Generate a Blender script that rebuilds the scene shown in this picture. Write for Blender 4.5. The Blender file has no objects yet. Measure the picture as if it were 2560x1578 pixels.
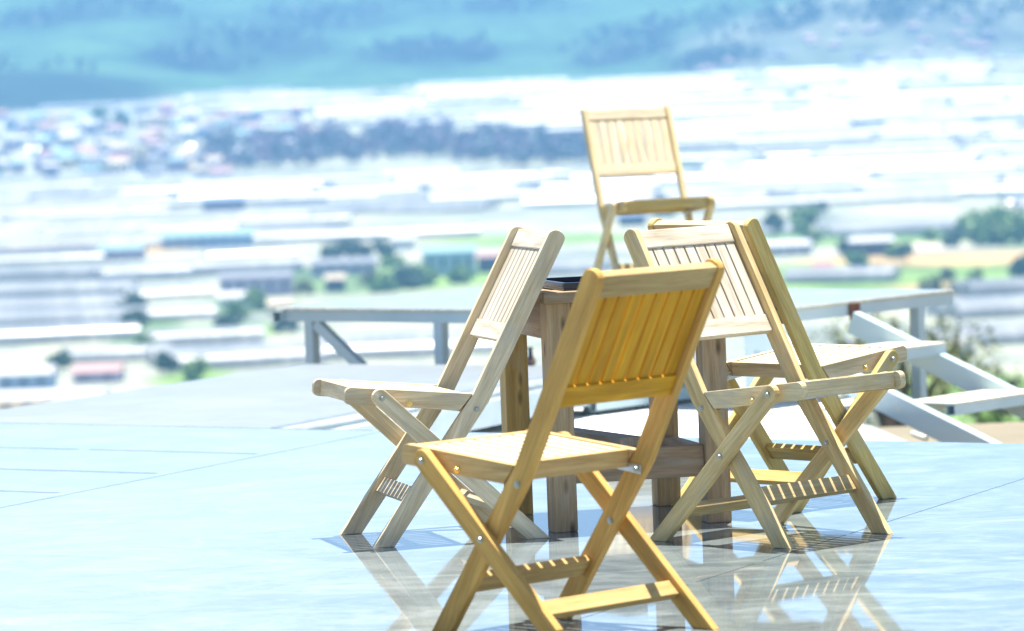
import bpy, bmesh, math, random
import numpy as np
from mathutils import Vector, Matrix, noise as mnoise
random.seed(11)
S = bpy.context.scene
COL = S.collection
R = math.radians

# ------------------------------------------------------------------ camera
FPX, CH, PIT, ROLL = 10627.9, 1.2911, 0.0556, -0.0373
W0, H0 = 2560.0, 1578.0
_R0, _U0 = Vector((1, 0, 0)), Vector((0, math.sin(PIT), math.cos(PIT)))
CF = Vector((0, math.cos(PIT), -math.sin(PIT)))
CR = math.cos(ROLL) * _R0 + math.sin(ROLL) * _U0
CU = -math.sin(ROLL) * _R0 + math.cos(ROLL) * _U0
CP = Vector((0, 0, CH))


def ray(u, v):
    return (CF + CR * ((u - W0 / 2) / FPX) - CU * ((v - H0 / 2) / FPX)).normalized()


def onz(u, v, z=0.0):
    d = ray(u, v)
    return CP + d * ((z - CH) / d.z)


def aty(u, v, y):
    d = ray(u, v)
    return CP + d * (y / d.y)


cam = bpy.data.objects.new('camera', bpy.data.cameras.new('camera'))
COL.objects.link(cam)
S.camera = cam
cam.matrix_world = Matrix(((CR.x, CU.x, -CF.x, CP.x), (CR.y, CU.y, -CF.y, CP.y), (CR.z, CU.z, -CF.z, CP.z), (0, 0, 0, 1)))
cam.data.sensor_width = 36
cam.data.lens = 36 * FPX / W0
cam.data.clip_start, cam.data.clip_end = 0.1, 30000
cam.data.dof.use_dof = True
cam.data.dof.focus_distance = 12.0
cam.data.dof.aperture_fstop = 4.7
cam.data.dof.aperture_blades = 0

# ------------------------------------------------------------------ light
SUN = Vector((0.04, 0.17, 0.985)).normalized()
w = bpy.data.worlds.new('World'); S.world = w; w.use_nodes = True
nt = w.node_tree; bg = nt.nodes['Background']
sky = nt.nodes.new('ShaderNodeTexSky'); sky.sky_type = 'NISHITA'; sky.sun_disc = False
sky.sun_elevation = math.asin(SUN.z); sky.sun_rotation = math.atan2(SUN.x, SUN.y)
sky.altitude = 1400; sky.air_density = 0.8; sky.dust_density = 1.2; sky.ozone_density = 1.0
nt.links.new(sky.outputs[0], bg.inputs[0]); bg.inputs[1].default_value = 0.08
sl = bpy.data.lights.new('sun', 'SUN'); sl.energy = 4.2; sl.angle = R(0.5); sl.color = (1.0, 0.96, 0.9)
so = bpy.data.objects.new('sun', sl); COL.objects.link(so)
so.rotation_euler = (-SUN).to_track_quat('-Z', 'Y').to_euler(); so.location = (0, 20, 60)
S.view_settings.view_transform = 'Standard'; S.view_settings.look = 'None'
S.view_settings.exposure = 1.62; S.view_settings.gamma = 1.0
S.render.engine = 'CYCLES'
S.cycles.use_denoising = True
S.cycles.volume_bounces = 1
S.cycles.max_bounces = 8
S.cycles.sample_clamp_indirect = 6


# ------------------------------------------------------------------ helpers
def tag(o, label=None, cat=None, group=None, kind=None):
    for k, v in (('label', label), ('category', cat), ('group', group), ('kind', kind)):
        if v: o[k] = v
    return o


def empty(name, loc=(0, 0, 0), rz=0.0, label=None, cat=None, group=None):
    o = bpy.data.objects.new(name, None); COL.objects.link(o)
    o.location = loc; o.rotation_euler = (0, 0, rz); o.empty_display_size = 0.1
    return tag(o, label, cat, group)


def mesh(name, verts, faces, mats=(), idx=None, smooth=False):
    me = bpy.data.meshes.new(name)
    me.from_pydata([tuple(v) for v in verts], [], faces); me.update()
    for m in mats: me.materials.append(m)
    if idx: me.polygons.foreach_set('material_index', idx)
    if smooth: me.polygons.foreach_set('use_smooth', [True] * len(me.polygons))
    return me


def link(name, me, parent=None, mat=None):
    o = bpy.data.objects.new(name, me); COL.objects.link(o)
    if parent: o.parent = parent
    if mat is not None: o.matrix_basis = mat
    return o


class MB:
    """collects shapes for one mesh"""
    def __init__(s): s.v, s.f, s.i = [], [], []

    def add(s, vs, fs, i=0):
        n = len(s.v); s.v += [tuple(v) for v in vs]
        s.f += [tuple(a + n for a in f) for f in fs]; s.i += [i] * len(fs)

    def box(s, x0, x1, y0, y1, z0, z1, i=0, M=None):
        vs = [Vector((x, y, z)) for x in (x0, x1) for y in (y0, y1) for z in (z0, z1)]
        if M: vs = [M @ v for v in vs]
        s.add(vs, [(0, 1, 3, 2), (4, 6, 7, 5), (0, 4, 5, 1), (2, 3, 7, 6), (0, 2, 6, 4), (1, 5, 7, 3)], i)

    def prism(s, poly, y0, y1, i=0):
        n = len(poly)
        vs = [Vector((p[0], y0, p[1])) for p in poly] + [Vector((p[0], y1, p[1])) for p in poly]
        fs = [tuple(range(n)), tuple(range(2 * n - 1, n - 1, -1))]
        fs += [(k, (k + 1) % n + n, (k + 1) % n)[:0] or (k, k + n, (k + 1) % n + n, (k + 1) % n) for k in range(n)]
        s.add(vs, fs, i)

    def beam(s, p0, p1, w, h, i=0, up=(0, 0, 1)):
        p0, p1 = Vector(p0), Vector(p1); d = (p1 - p0); L = d.length; d.normalize()
        y = Vector(up).cross(d).normalized(); z = d.cross(y)
        M = Matrix(((d.x, y.x, z.x, p0.x), (d.y, y.y, z.y, p0.y), (d.z, y.z, z.z, p0.z), (0, 0, 0, 1)))
        s.box(0, L, -w / 2, w / 2, -h / 2, h / 2, i, M)

    def tube(s, p0, p1, w, h, t=0.003, i=0, up=(0, 0, 1)):
        """hollow square steel tube with open ends"""
        p0, p1 = Vector(p0), Vector(p1); d = (p1 - p0); L = d.length; d.normalize()
        y = Vector(up).cross(d).normalized(); z = d.cross(y)
        M = Matrix(((d.x, y.x, z.x, p0.x), (d.y, y.y, z.y, p0.y), (d.z, y.z, z.z, p0.z), (0, 0, 0, 1)))
        c = []
        for (ww, hh) in ((w / 2, h / 2), (w / 2 - t, h / 2 - t)):
            for x in (0, L):
                c += [M @ Vector((x, a, b)) for a, b in ((-ww, -hh), (ww, -hh), (ww, hh), (-ww, hh))]
        f = []
        for k in range(4):
            j = (k + 1) % 4
            f += [(k, j, 4 + j, 4 + k), (8 + j, 8 + k, 12 + k, 12 + j), (j, k, 8 + k, 8 + j), (4 + k, 4 + j, 12 + j, 12 + k)]
        s.add(c, f, i)

    def cyl(s, p0, p1, r, n=10, i=0, r1=None):
        p0, p1 = Vector(p0), Vector(p1); d = (p1 - p0).normalized()
        a = d.orthogonal().normalized(); b = d.cross(a); r1 = r if r1 is None else r1
        vs = [p0 + (a * math.cos(2 * math.pi * k / n) + b * math.sin(2 * math.pi * k / n)) * r for k in range(n)]
        vs += [p1 + (a * math.cos(2 * math.pi * k / n) + b * math.sin(2 * math.pi * k / n)) * r1 for k in range(n)]
        s.add(vs, [tuple(range(n - 1, -1, -1)), tuple(range(n, 2 * n))] + [(k, (k + 1) % n, n + (k + 1) % n, n + k) for k in range(n)], i)

    def me(s, name, mats, bevel=0.0, smooth=False, M=None):
        vs = s.v if M is None else [M @ Vector(v) for v in s.v]
        me = mesh(name, vs, s.f, mats, s.i, smooth)
        bm = bmesh.new(); bm.from_mesh(me)
        bmesh.ops.recalc_face_normals(bm, faces=bm.faces)
        if bevel:
            bmesh.ops.bevel(bm, geom=[e for e in bm.edges if e.calc_face_angle(0) > 0.5], offset=bevel, segments=2, profile=0.6, affect='EDGES', clamp_overlap=True)
        bm.to_mesh(me); bm.free()
        return me

    def obj(s, name, mats, parent=None, bevel=0.0, smooth=False, axis=None):
        """axis: a direction that becomes the object's local x (the grain runs along it)"""
        if not isinstance(mats, (list, tuple)): mats = [mats]
        if axis is None: return link(name, s.me(name, mats, bevel, smooth), parent)
        x = Vector(axis).normalized()
        y = Vector((0, 1, 0)) if abs(x.y) < 0.9 else Vector((0, 0, 1))
        z = x.cross(y).normalized(); y = z.cross(x)
        c = sum((Vector(v) for v in s.v), Vector()) / len(s.v)
        M = Matrix(((x.x, y.x, z.x, c.x), (x.y, y.y, z.y, c.y), (x.z, y.z, z.z, c.z), (0, 0, 0, 1)))
        return link(name, s.me(name, mats, bevel, smooth, M.inverted()), parent, M)


def copy_tree(o, parent=None):
    c = o.copy(); COL.objects.link(c)
    if parent: c.parent = parent
    for k in list(o.children): copy_tree(k, c)
    return c


# ------------------------------------------------------------------ materials
def newmat(name):
    m = bpy.data.materials.new(name); m.use_nodes = True
    n = m.node_tree; p = n.nodes['Principled BSDF']
    return m, n, p


def N(n, t, **kw):
    k = n.nodes.new(t)
    for a, b in kw.items():
        if a in k.bl_rna.properties: setattr(k, a, b)
        else: k.inputs[a].default_value = b
    return k


def ramp(n, fac, stops):
    r = n.nodes.new('ShaderNodeValToRGB'); e = r.color_ramp.elements
    while len(e) < len(stops): e.new(0.5)
    for k, (p, c) in enumerate(stops):
        e[k].position = p; e[k].color = c if len(c) == 4 else (*c, 1)
    n.links.new(fac, r.inputs[0]); return r.outputs[0]


def mix(n, fac, a, b, mode='MIX'):
    m = n.nodes.new('ShaderNodeMix'); m.data_type = 'RGBA'; m.blend_type = mode; m.clamp_result = False
    for sock, val in ((0, fac), (6, a), (7, b)):
        if hasattr(val, 'is_linked'): n.links.new(val, m.inputs[sock])
        else: m.inputs[sock].default_value = val if sock == 0 else ((*val, 1) if len(val) == 3 else val)
    return m.outputs[2]


def math_(n, op, a, b=None, c=None):
    m = n.nodes.new('ShaderNodeMath'); m.operation = op
    for k, val in enumerate((a, b, c)):
        if val is None: continue
        if hasattr(val, 'is_linked'): n.links.new(val, m.inputs[k])
        else: m.inputs[k].default_value = val
    return m.outputs[0]


def plain(name, col, rough=0.6, metal=0.0, var=0.15, scale=8.0, bump=0.0, coords='Object', sub=None):
    m, n, p = newmat(name)
    tc = n.nodes.new('ShaderNodeTexCoord')
    t = N(n, 'ShaderNodeTexNoise', Scale=scale, Detail=5.0, Roughness=0.6)
    n.links.new(tc.outputs[coords], t.inputs['Vector'])
    a = tuple(c * (1 - var) for c in col); b = tuple(min(1, c * (1 + var)) for c in col)
    n.links.new(ramp(n, t.outputs[0], [(0.3, a), (0.7, b)]), p.inputs['Base Color'])
    p.inputs['Roughness'].default_value = rough; p.inputs['Metallic'].default_value = metal
    if bump:
        bn = N(n, 'ShaderNodeBump', Strength=bump, Distance=0.01)
        n.links.new(t.outputs[0], bn.inputs['Height']); n.links.new(bn.outputs[0], p.inputs['Normal'])
    return m


def wood(name, axis=0, rough_cut=False):
    """tone comes from each object's own colour; grain runs along the chosen local axis"""
    m, n, p = newmat(name)
    tc = n.nodes.new('ShaderNodeTexCoord'); oi = n.nodes.new('ShaderNodeObjectInfo')
    add = N(n, 'ShaderNodeVectorMath', operation='ADD')
    rnd = math_(n, 'MULTIPLY', oi.outputs['Random'], 37.0)
    cmb = n.nodes.new('ShaderNodeCombineXYZ')
    for k in range(3): n.links.new(rnd, cmb.inputs[k])
    n.links.new(tc.outputs['Object'], add.inputs[0]); n.links.new(cmb.outputs[0], add.inputs[1])

    def tex(along, across, det):
        mp = n.nodes.new('ShaderNodeMapping')
        sc = [across] * 3; sc[axis] = along; mp.inputs['Scale'].default_value = sc
        n.links.new(add.outputs[0], mp.inputs[0])
        t = N(n, 'ShaderNodeTexNoise', Scale=1.0, Detail=det, Roughness=0.65, Distortion=0.4)
        n.links.new(mp.outputs[0], t.inputs['Vector']); return t.outputs[0]
    fine, broad, blot = tex(9, 190, 4), tex(3, 34, 4), tex(6, 14, 3)
    tone = oi.outputs['Color']
    c = mix(n, ramp(n, broad, [(0.32, (0, 0, 0)), (0.68, (1, 1, 1))]), mix(n, 1.0, tone, (0.72, 0.62, 0.46), 'MULTIPLY'), mix(n, 1.0, tone, (1.18, 1.12, 1.0), 'MULTIPLY'))
    c = mix(n, math_(n, 'MULTIPLY', ramp(n, fine, [(0.45, (0, 0, 0)), (0.72, (1, 1, 1))]), 0.5), c, mix(n, 1.0, tone, (0.55, 0.43, 0.3), 'MULTIPLY'))
    grey = ramp(n, blot, [(0.52, (0, 0, 0)), (0.72, (1, 1, 1))])
    c = mix(n, math_(n, 'MULTIPLY', grey, math_(n, 'MULTIPLY', oi.outputs['Alpha'], 0.45)), c, (0.42, 0.39, 0.33))
    if rough_cut:
        vo = N(n, 'ShaderNodeTexVoronoi', Scale=1.0)
        mp = n.nodes.new('ShaderNodeMapping'); sc = [17] * 3; sc[axis] = 6; mp.inputs['Scale'].default_value = sc
        n.links.new(add.outputs[0], mp.inputs[0]); n.links.new(mp.outputs[0], vo.inputs['Vector'])
        c = mix(n, ramp(n, vo.outputs['Distance'], [(0.07, (0.85, 0.85, 0.85)), (0.2, (0, 0, 0))]), c, (0.06, 0.035, 0.02))
    n.links.new(c, p.inputs['Base Color'])
    p.inputs['Roughness'].default_value = 0.62; p.inputs['Specular IOR Level'].default_value = 0.25
    bn = N(n, 'ShaderNodeBump', Strength=0.35, Distance=0.002)
    n.links.new(fine, bn.inputs['Height']); n.links.new(bn.outputs[0], p.inputs['Normal'])
    return m


WX, WY = wood('wood grain lengthwise', 0), wood('wood grain crosswise', 1)
RX = wood('rough timber', 0, True)
M_bolt = plain('zinc bolt', (0.42, 0.42, 0.36), 0.42, 0.9, 0.15, 60)
M_brass = plain('brassy bolt', (0.75, 0.55, 0.18), 0.32, 1.0, 0.15, 60)
M_link = plain('galvanised strip', (0.55, 0.56, 0.55), 0.38, 1.0, 0.12, 40)

# ------------------------------------------------------------------ folding chair
BS, TK, DL = 0.211, 0.022, 0.0319
F_, B_, T_ = Vector((0.13, 0, 0)), Vector((-0.1668, 0, 0.403)), Vector((-0.4132, 0, 0.86))
SB, XX = Vector((-0.1516, 0, 0.3717)), Vector((-0.0575, 0, 0.2453))
LL, RB, GG = Vector((0.1266, 0, 0.4193)), Vector((0.0412, 0, 0.3989)), Vector((-0.3108, 0, 0.0))


def stile_poly(wd=0.051):
    d1 = (B_ - F_).normalized(); d2 = (T_ - B_).normalized()
    n1, n2 = Vector((d1.z, 0, -d1.x)), Vector((d2.z, 0, -d2.x))   # forward side
    h = wd / 2
    def foot(sgn):
        a = F_ + n1 * h * sgn; return a - d1 * (a.z / d1.z)
    nm = (n1 + n2).normalized(); hm = h / nm.dot(n1)
    cap = T_ - d2 * 0.021
    arc = [cap + n2 * h * math.cos(a) + d2 * 0.021 * math.sin(a) for a in [math.pi * k / 10 for k in range(11)]]
    bend = lambda sgn: [B_ - d1 * 0.05 + n1 * h * sgn, B_ + nm * hm * sgn, B_ + d2 * 0.05 + n2 * h * sgn]
    pts = [foot(1)] + bend(1) + arc + bend(-1)[::-1] + [foot(-1)]
    return [(p.x, p.z) for p in pts]


def leg_poly(wd=0.047):
    d = (LL - GG).normalized(); n = Vector((d.z, 0, -d.x)); h = wd / 2
    foot = lambda s_: (GG + n * h * s_) - d * ((GG + n * h * s_).z / d.z)
    arc = [LL + d * 0.004 + (n * math.cos(a) + d * math.sin(a)) * h for a in [math.pi * k / 8 for k in range(9)]]
    return [(p.x, p.z) for p in [foot(1)] + arc + [foot(-1)]]


def bolt_mesh(name, mat):
    b = MB(); b.cyl((0, 0, 0), (0, 0.0025, 0), 0.0088, 14); b.cyl((0, 0.0025, 0), (0, 0.0055, 0), 0.0058, 12, r1=0.0045)
    return b.me(name, [mat], smooth=False)


def make_chair():
    root = empty('folding_chair')
    bz, bb = bolt_mesh('bolt', M_bolt), bolt_mesh('brass_bolt', M_brass)

    def bolt(p, y, out, parent, me=bz):
        M = Matrix.Translation((p.x, y, p.z))
        if out < 0: M = M @ Matrix.Rotation(math.pi, 4, 'Z')
        o = link('bolt', me, parent)
        o.matrix_basis = parent.matrix_basis.inverted() @ M
    for s in (1, -1):
        y0, y1 = sorted((s * (BS - TK), s * BS))
        b = MB(); b.prism(stile_poly(), y0, y1)
        o = b.obj('backrest_post', WX, root, 0.0035, axis=T_ - B_)
        bolt(SB, s * BS, s, o); bolt(SB, s * (BS - TK - 0.004), -s, o); bolt(XX, s * (BS - TK), -s, o)
        y0, y1 = sorted((s * (BS + DL - TK), s * (BS + DL)))
        b = MB(); b.prism(leg_poly(), y0, y1)
        o = b.obj('leg', WX, root, 0.0035, axis=LL - GG)
        bolt(LL, s * (BS + DL), s, o); bolt(XX, s * (BS + DL), s, o)
        # metal link between seat rail and post
        d = (RB - SB).normalized(); n = Vector((d.z, 0, -d.x)) * 0.011
        b = MB(); a0, a1 = SB - d * 0.013, RB + d * 0.013
        b.prism([(q.x, q.z) for q in (a0 + n, a1 + n, a1 - n, a0 - n)], *sorted((s * (BS - TK - 0.0008), s * (BS - TK - 0.0042))))
        b.obj('hinge_bracket', M_link, root, 0.0008)
    # seat: two rails, front and rear cross rail, nine slats running front to back
    seat, sfr = MB(), MB()
    p0, p1 = Vector((-0.143, 0, 0.4160)), Vector((0.2211, 0, 0.4540))
    d = (p1 - p0).normalized(); up = Vector((-d.z, 0, d.x)); hh = 0.049
    r = 0.017
    def corner(c, a0, a1): return [c + (d * math.cos(a) + up * math.sin(a)) * r for a in [a0 + (a1 - a0) * k / 5 for k in range(6)]]
    poly = [p0] + corner(p1 - d * r - up * r, math.pi / 2, 0) + corner(p1 - d * r - up * (hh - r), 0, -math.pi / 2) + [Vector((-0.104, 0, p0.z + 0.039 * d.z - hh))]
    for s in (1, -1):
        sfr.prism([(q.x, q.z) for q in poly], *sorted((s * (BS - TK), s * BS)))
    Ms = Matrix(((d.x, 0, up.x, p0.x), (0, 1, 0, 0), (d.z, 0, up.z, p0.z), (0, 0, 0, 1)))
    L = (p1 - p0).length; yi = BS - TK - 0.0004
    sfr.box(L - 0.042, L - 0.020, -yi, yi, -0.044, -0.0012, 1, Ms)
    sfr.box(0.018, 0.040, -yi, yi, -0.044, -0.0012, 1, Ms)
    ws = 2 * yi / 9
    for k in range(9):
        a = -yi + ws * k
        seat.box(0.0405, L - 0.0425, a + 0.0052, a + ws - 0.0052, -0.015, -0.0022, 0, Ms)
    seat.obj('seat', [WX], root, 0.0018)
    o = sfr.obj('seat_frame', [WX, WY], root, 0.0018)
    for s in (1, -1): bolt(RB, s * BS, s, o, bb)
    # backrest: top rail, lower rail, nine upright slats (local x up the posts)
    d = (T_ - B_).normalized(); n = Vector((d.z, 0, -d.x)); L = (T_ - B_).length
    Mb = Matrix(((d.x, 0, n.x, B_.x), (0, 1, 0, 0), (d.z, 0, n.z, B_.z), (0, 0, 0, 1)))
    b = MB(); b.box(0.878 * L, 0.986 * L, -yi, yi, -0.019, 0.0075, 0)
    link('top_rail', b.me('top_rail', [WY], 0.003), root, Mb)
    b = MB()
    b.box(0.331 * L, 0.432 * L, -yi, yi, -0.016, 0.0065, 1)
    for k in range(9):
        a = -yi + ws * k
        b.box(0.4322 * L, 0.8776 * L, a + 0.0030, a + ws - 0.0030, -0.0095, 0.0035, 0)
    link('backrest', b.me('backrest', [WX, WY], 0.0018), root, Mb)
    # stretchers
    d1 = (B_ - F_).normalized(); n1 = Vector((d1.z, 0, -d1.x)); c = F_ + d1 * (0.135 / d1.z)
    Mx = Matrix(((d1.x, 0, n1.x, c.x), (0, 1, 0, 0), (d1.z, 0, n1.z, c.z), (0, 0, 0, 1)))
    b = MB(); b.box(-0.024, 0.024, -yi, yi, -0.010, 0.010)
    link('stretcher', b.me('stretcher', [WY], 0.002), root, Mx)
    d1 = (LL - GG).normalized(); n1 = Vector((d1.z, 0, -d1.x)); c = GG + d1 * (0.088 / d1.z)
    Mx = Matrix(((d1.x, 0, n1.x, c.x), (0, 1, 0, 0), (d1.z, 0, n1.z, c.z), (0, 0, 0, 1)))
    yl = BS + DL - TK - 0.0004
    b = MB(); b.box(-0.021, 0.021, -yl, yl, -0.010, 0.010)
    link('stretcher', b.me('stretcher', [WY], 0.002), root, Mx)
    return root


PZ = 0.233   # top of the steel platform
CHAIRS = [
    ((0.0392, 9.8656, 0), 2.3595, (0.64, 0.40, 0.12), 'honey brown folding chair in front, its slatted back turned to the viewer'),
    ((-0.3107, 12.0331, 0), 3.4069, (0.70, 0.63, 0.48), 'weathered pale folding chair left of the table, seat pointing left'),
    ((0.7655, 11.6445, 0), -0.8079, (0.72, 0.58, 0.32), 'weathered folding chair right of the table, slatted front turned towards the viewer'),
    ((0.87, 12.6973, 0), 0.7226, (0.64, 0.52, 0.21), 'olive brown folding chair farther back right of the table, seat pointing towards the steel stairs'),
    ((0.6925, 20.0964, PZ + 0.0015), -1.3113, (0.66, 0.56, 0.34), 'pale folding chair standing raised on the steel platform behind the table'),
]
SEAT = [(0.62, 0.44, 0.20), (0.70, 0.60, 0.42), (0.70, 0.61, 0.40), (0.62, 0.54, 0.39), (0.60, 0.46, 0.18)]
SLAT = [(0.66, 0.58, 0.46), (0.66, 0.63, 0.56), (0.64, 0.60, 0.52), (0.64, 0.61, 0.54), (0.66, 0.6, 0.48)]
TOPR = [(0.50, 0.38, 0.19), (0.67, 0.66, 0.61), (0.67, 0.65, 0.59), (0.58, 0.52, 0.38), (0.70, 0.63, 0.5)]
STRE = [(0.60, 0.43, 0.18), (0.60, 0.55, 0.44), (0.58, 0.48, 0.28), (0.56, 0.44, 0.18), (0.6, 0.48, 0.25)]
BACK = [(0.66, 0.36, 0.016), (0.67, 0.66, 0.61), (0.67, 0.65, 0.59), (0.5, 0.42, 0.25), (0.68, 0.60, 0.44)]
proto = make_chair()
for k, (loc, yaw, tone, lab) in enumerate(CHAIRS):
    c = proto if k == 0 else copy_tree(proto)
    c.location = loc; c.rotation_euler = (0, 0, yaw)
    if k == 4: c.scale = (1.045, 1.045, 1.045)   # a slightly larger chair
    tag(c, lab, 'chair', 'wooden folding chairs on the terrace')
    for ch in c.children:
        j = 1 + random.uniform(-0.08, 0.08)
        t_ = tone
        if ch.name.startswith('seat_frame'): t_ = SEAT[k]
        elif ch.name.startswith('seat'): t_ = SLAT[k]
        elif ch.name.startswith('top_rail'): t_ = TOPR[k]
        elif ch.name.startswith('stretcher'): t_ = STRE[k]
        elif ch.name.startswith('backrest') and 'post' not in ch.name: t_ = BACK[k]   # part tones mix weather bleaching with sunlit whiteness put into the colour
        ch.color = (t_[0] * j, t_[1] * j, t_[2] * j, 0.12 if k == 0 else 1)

# ------------------------------------------------------------------ rough timber table
TAX = math.atan2(onz(1792, 1305).y - onz(1408, 1330).y, onz(1792, 1305).x - onz(1408, 1330).x)
tA, tB, tC = onz(1408, 1328), onz(1792, 1304), onz(1296, 1285)
tx = (tB - tA).normalized(); ty = Vector((-tx.y, tx.x, 0))
TW = (tB - tA).length; TD = (tC - tA).dot(ty)
TH = 0.685
tbl = empty('timber_table', tA, math.atan2(tx.y, tx.x), 'rough grey brown timber table with knotted apron between the chairs', 'table')
tone_t = (0.50, 0.39, 0.26)
lw = 0.072
for (px, py, tn) in ((0, 0, tone_t), (TW, 0, (0.46, 0.36, 0.25)), (-0.0, TD, (0.50, 0.37, 0.15)), (TW, TD, (0.46, 0.34, 0.19))):
    b = MB(); b.box(px - lw / 2, px + lw / 2, py - lw / 2, py + lw / 2, 0, TH - 0.032)
    o = b.obj('leg', RX, tbl, 0.004, axis=(0, 0, 1)); o.color = (*tn, 1)
b = MB()
for k in range(5):
    a = -0.075 + (TD + 0.15) * k / 5; e = -0.075 + (TD + 0.15) * (k + 1) / 5
    b.box(-0.05 - 0.012 * (k % 2), TW + 0.05 + 0.01 * (k % 3), a + 0.002, e - 0.002, TH - 0.0318, TH - 0.002 * (k % 2))
o = b.obj('tabletop', RX, tbl, 0.003, axis=(1, 0, 0)); o.color = (0.36, 0.27, 0.17, 1)
for (x0, x1, y0, y1) in ((lw / 2, TW - lw / 2, -0.03, -0.006), (lw / 2, TW - lw / 2, TD + 0.006, TD + 0.03), (-0.03, -0.006, lw / 2, TD - lw / 2), (TW + 0.006, TW + 0.03, lw / 2, TD - lw / 2)):
    b = MB(); b.box(x0 + 0.0005, x1 - 0.0005, y0, y1, TH - 0.137, TH - 0.034)
    o = b.obj('apron', RX, tbl, 0.003, axis=(1, 0, 0) if x1 - x0 > 0.1 else (0, 1, 0)); o.color = (0.38, 0.285, 0.20, 1)
for (x0, x1, y0, y1, z0, z1) in ((lw / 2, TW - lw / 2, -0.02, 0.02, 0.135, 0.225), (lw / 2, TW - lw / 2, TD - 0.02, TD + 0.02, 0.14, 0.20), (-0.02, 0.02, lw / 2, TD - lw / 2, 0.15, 0.21), (TW - 0.02, TW + 0.02, lw / 2, TD - lw / 2, 0.15, 0.21)):
    b = MB(); b.box(x0 + 0.0005, x1 - 0.0005, y0, y1, z0, z1)
    o = b.obj('stretcher', RX, tbl, 0.003, axis=(1, 0, 0) if x1 - x0 > 0.1 else (0, 1, 0)); o.color = (0.40, 0.30, 0.21, 1)
b = MB(); b.beam((0.09, TD - 0.03, 0.245), (0.21, 0.0, 0.2425), 0.07, 0.03)
o = b.obj('foot_board', RX, tbl, 0.003, axis=(0.25, -1, 0)); o.color = (0.36, 0.32, 0.27, 1)

M_tray = plain('dark navy lacquer', (0.012, 0.016, 0.035), 0.22, 0.0, 0.3, 20)
tray = empty('serving_tray', tbl.matrix_basis @ Vector((0.02, -0.03, TH + 0.0008)), math.atan2(tx.y, tx.x) + 0.02, 'dark navy rectangular tray lying on the timber table', 'tray')
b = MB()
TWt, TDt = 0.30, 0.36
b.box(0, TWt, 0, TDt, 0.0, 0.006)
b.obj('tray_base', M_tray, tray, 0.001)
b = MB()
b.box(0, TWt, 0, 0.012, 0.0062, 0.022); b.box(0, TWt, TDt - 0.012, TDt, 0.0062, 0.022)
b.box(0, 0.012, 0.0122, TDt - 0.0122, 0.0062, 0.022); b.box(TWt - 0.012, TWt, 0.0122, TDt - 0.0122, 0.0062, 0.022)
b.obj('rim', M_tray, tray, 0.002)

# ------------------------------------------------------------------ terrace floor
fl_a, fl_b = onz(0, 1057), onz(2560, 1110)
fd = (fl_b - fl_a).normalized()           # direction of the floor's far edge
sd = (onz(1365, 941) - onz(700, 1066)).normalized()   # direction of the mitre and of the slab's side


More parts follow.
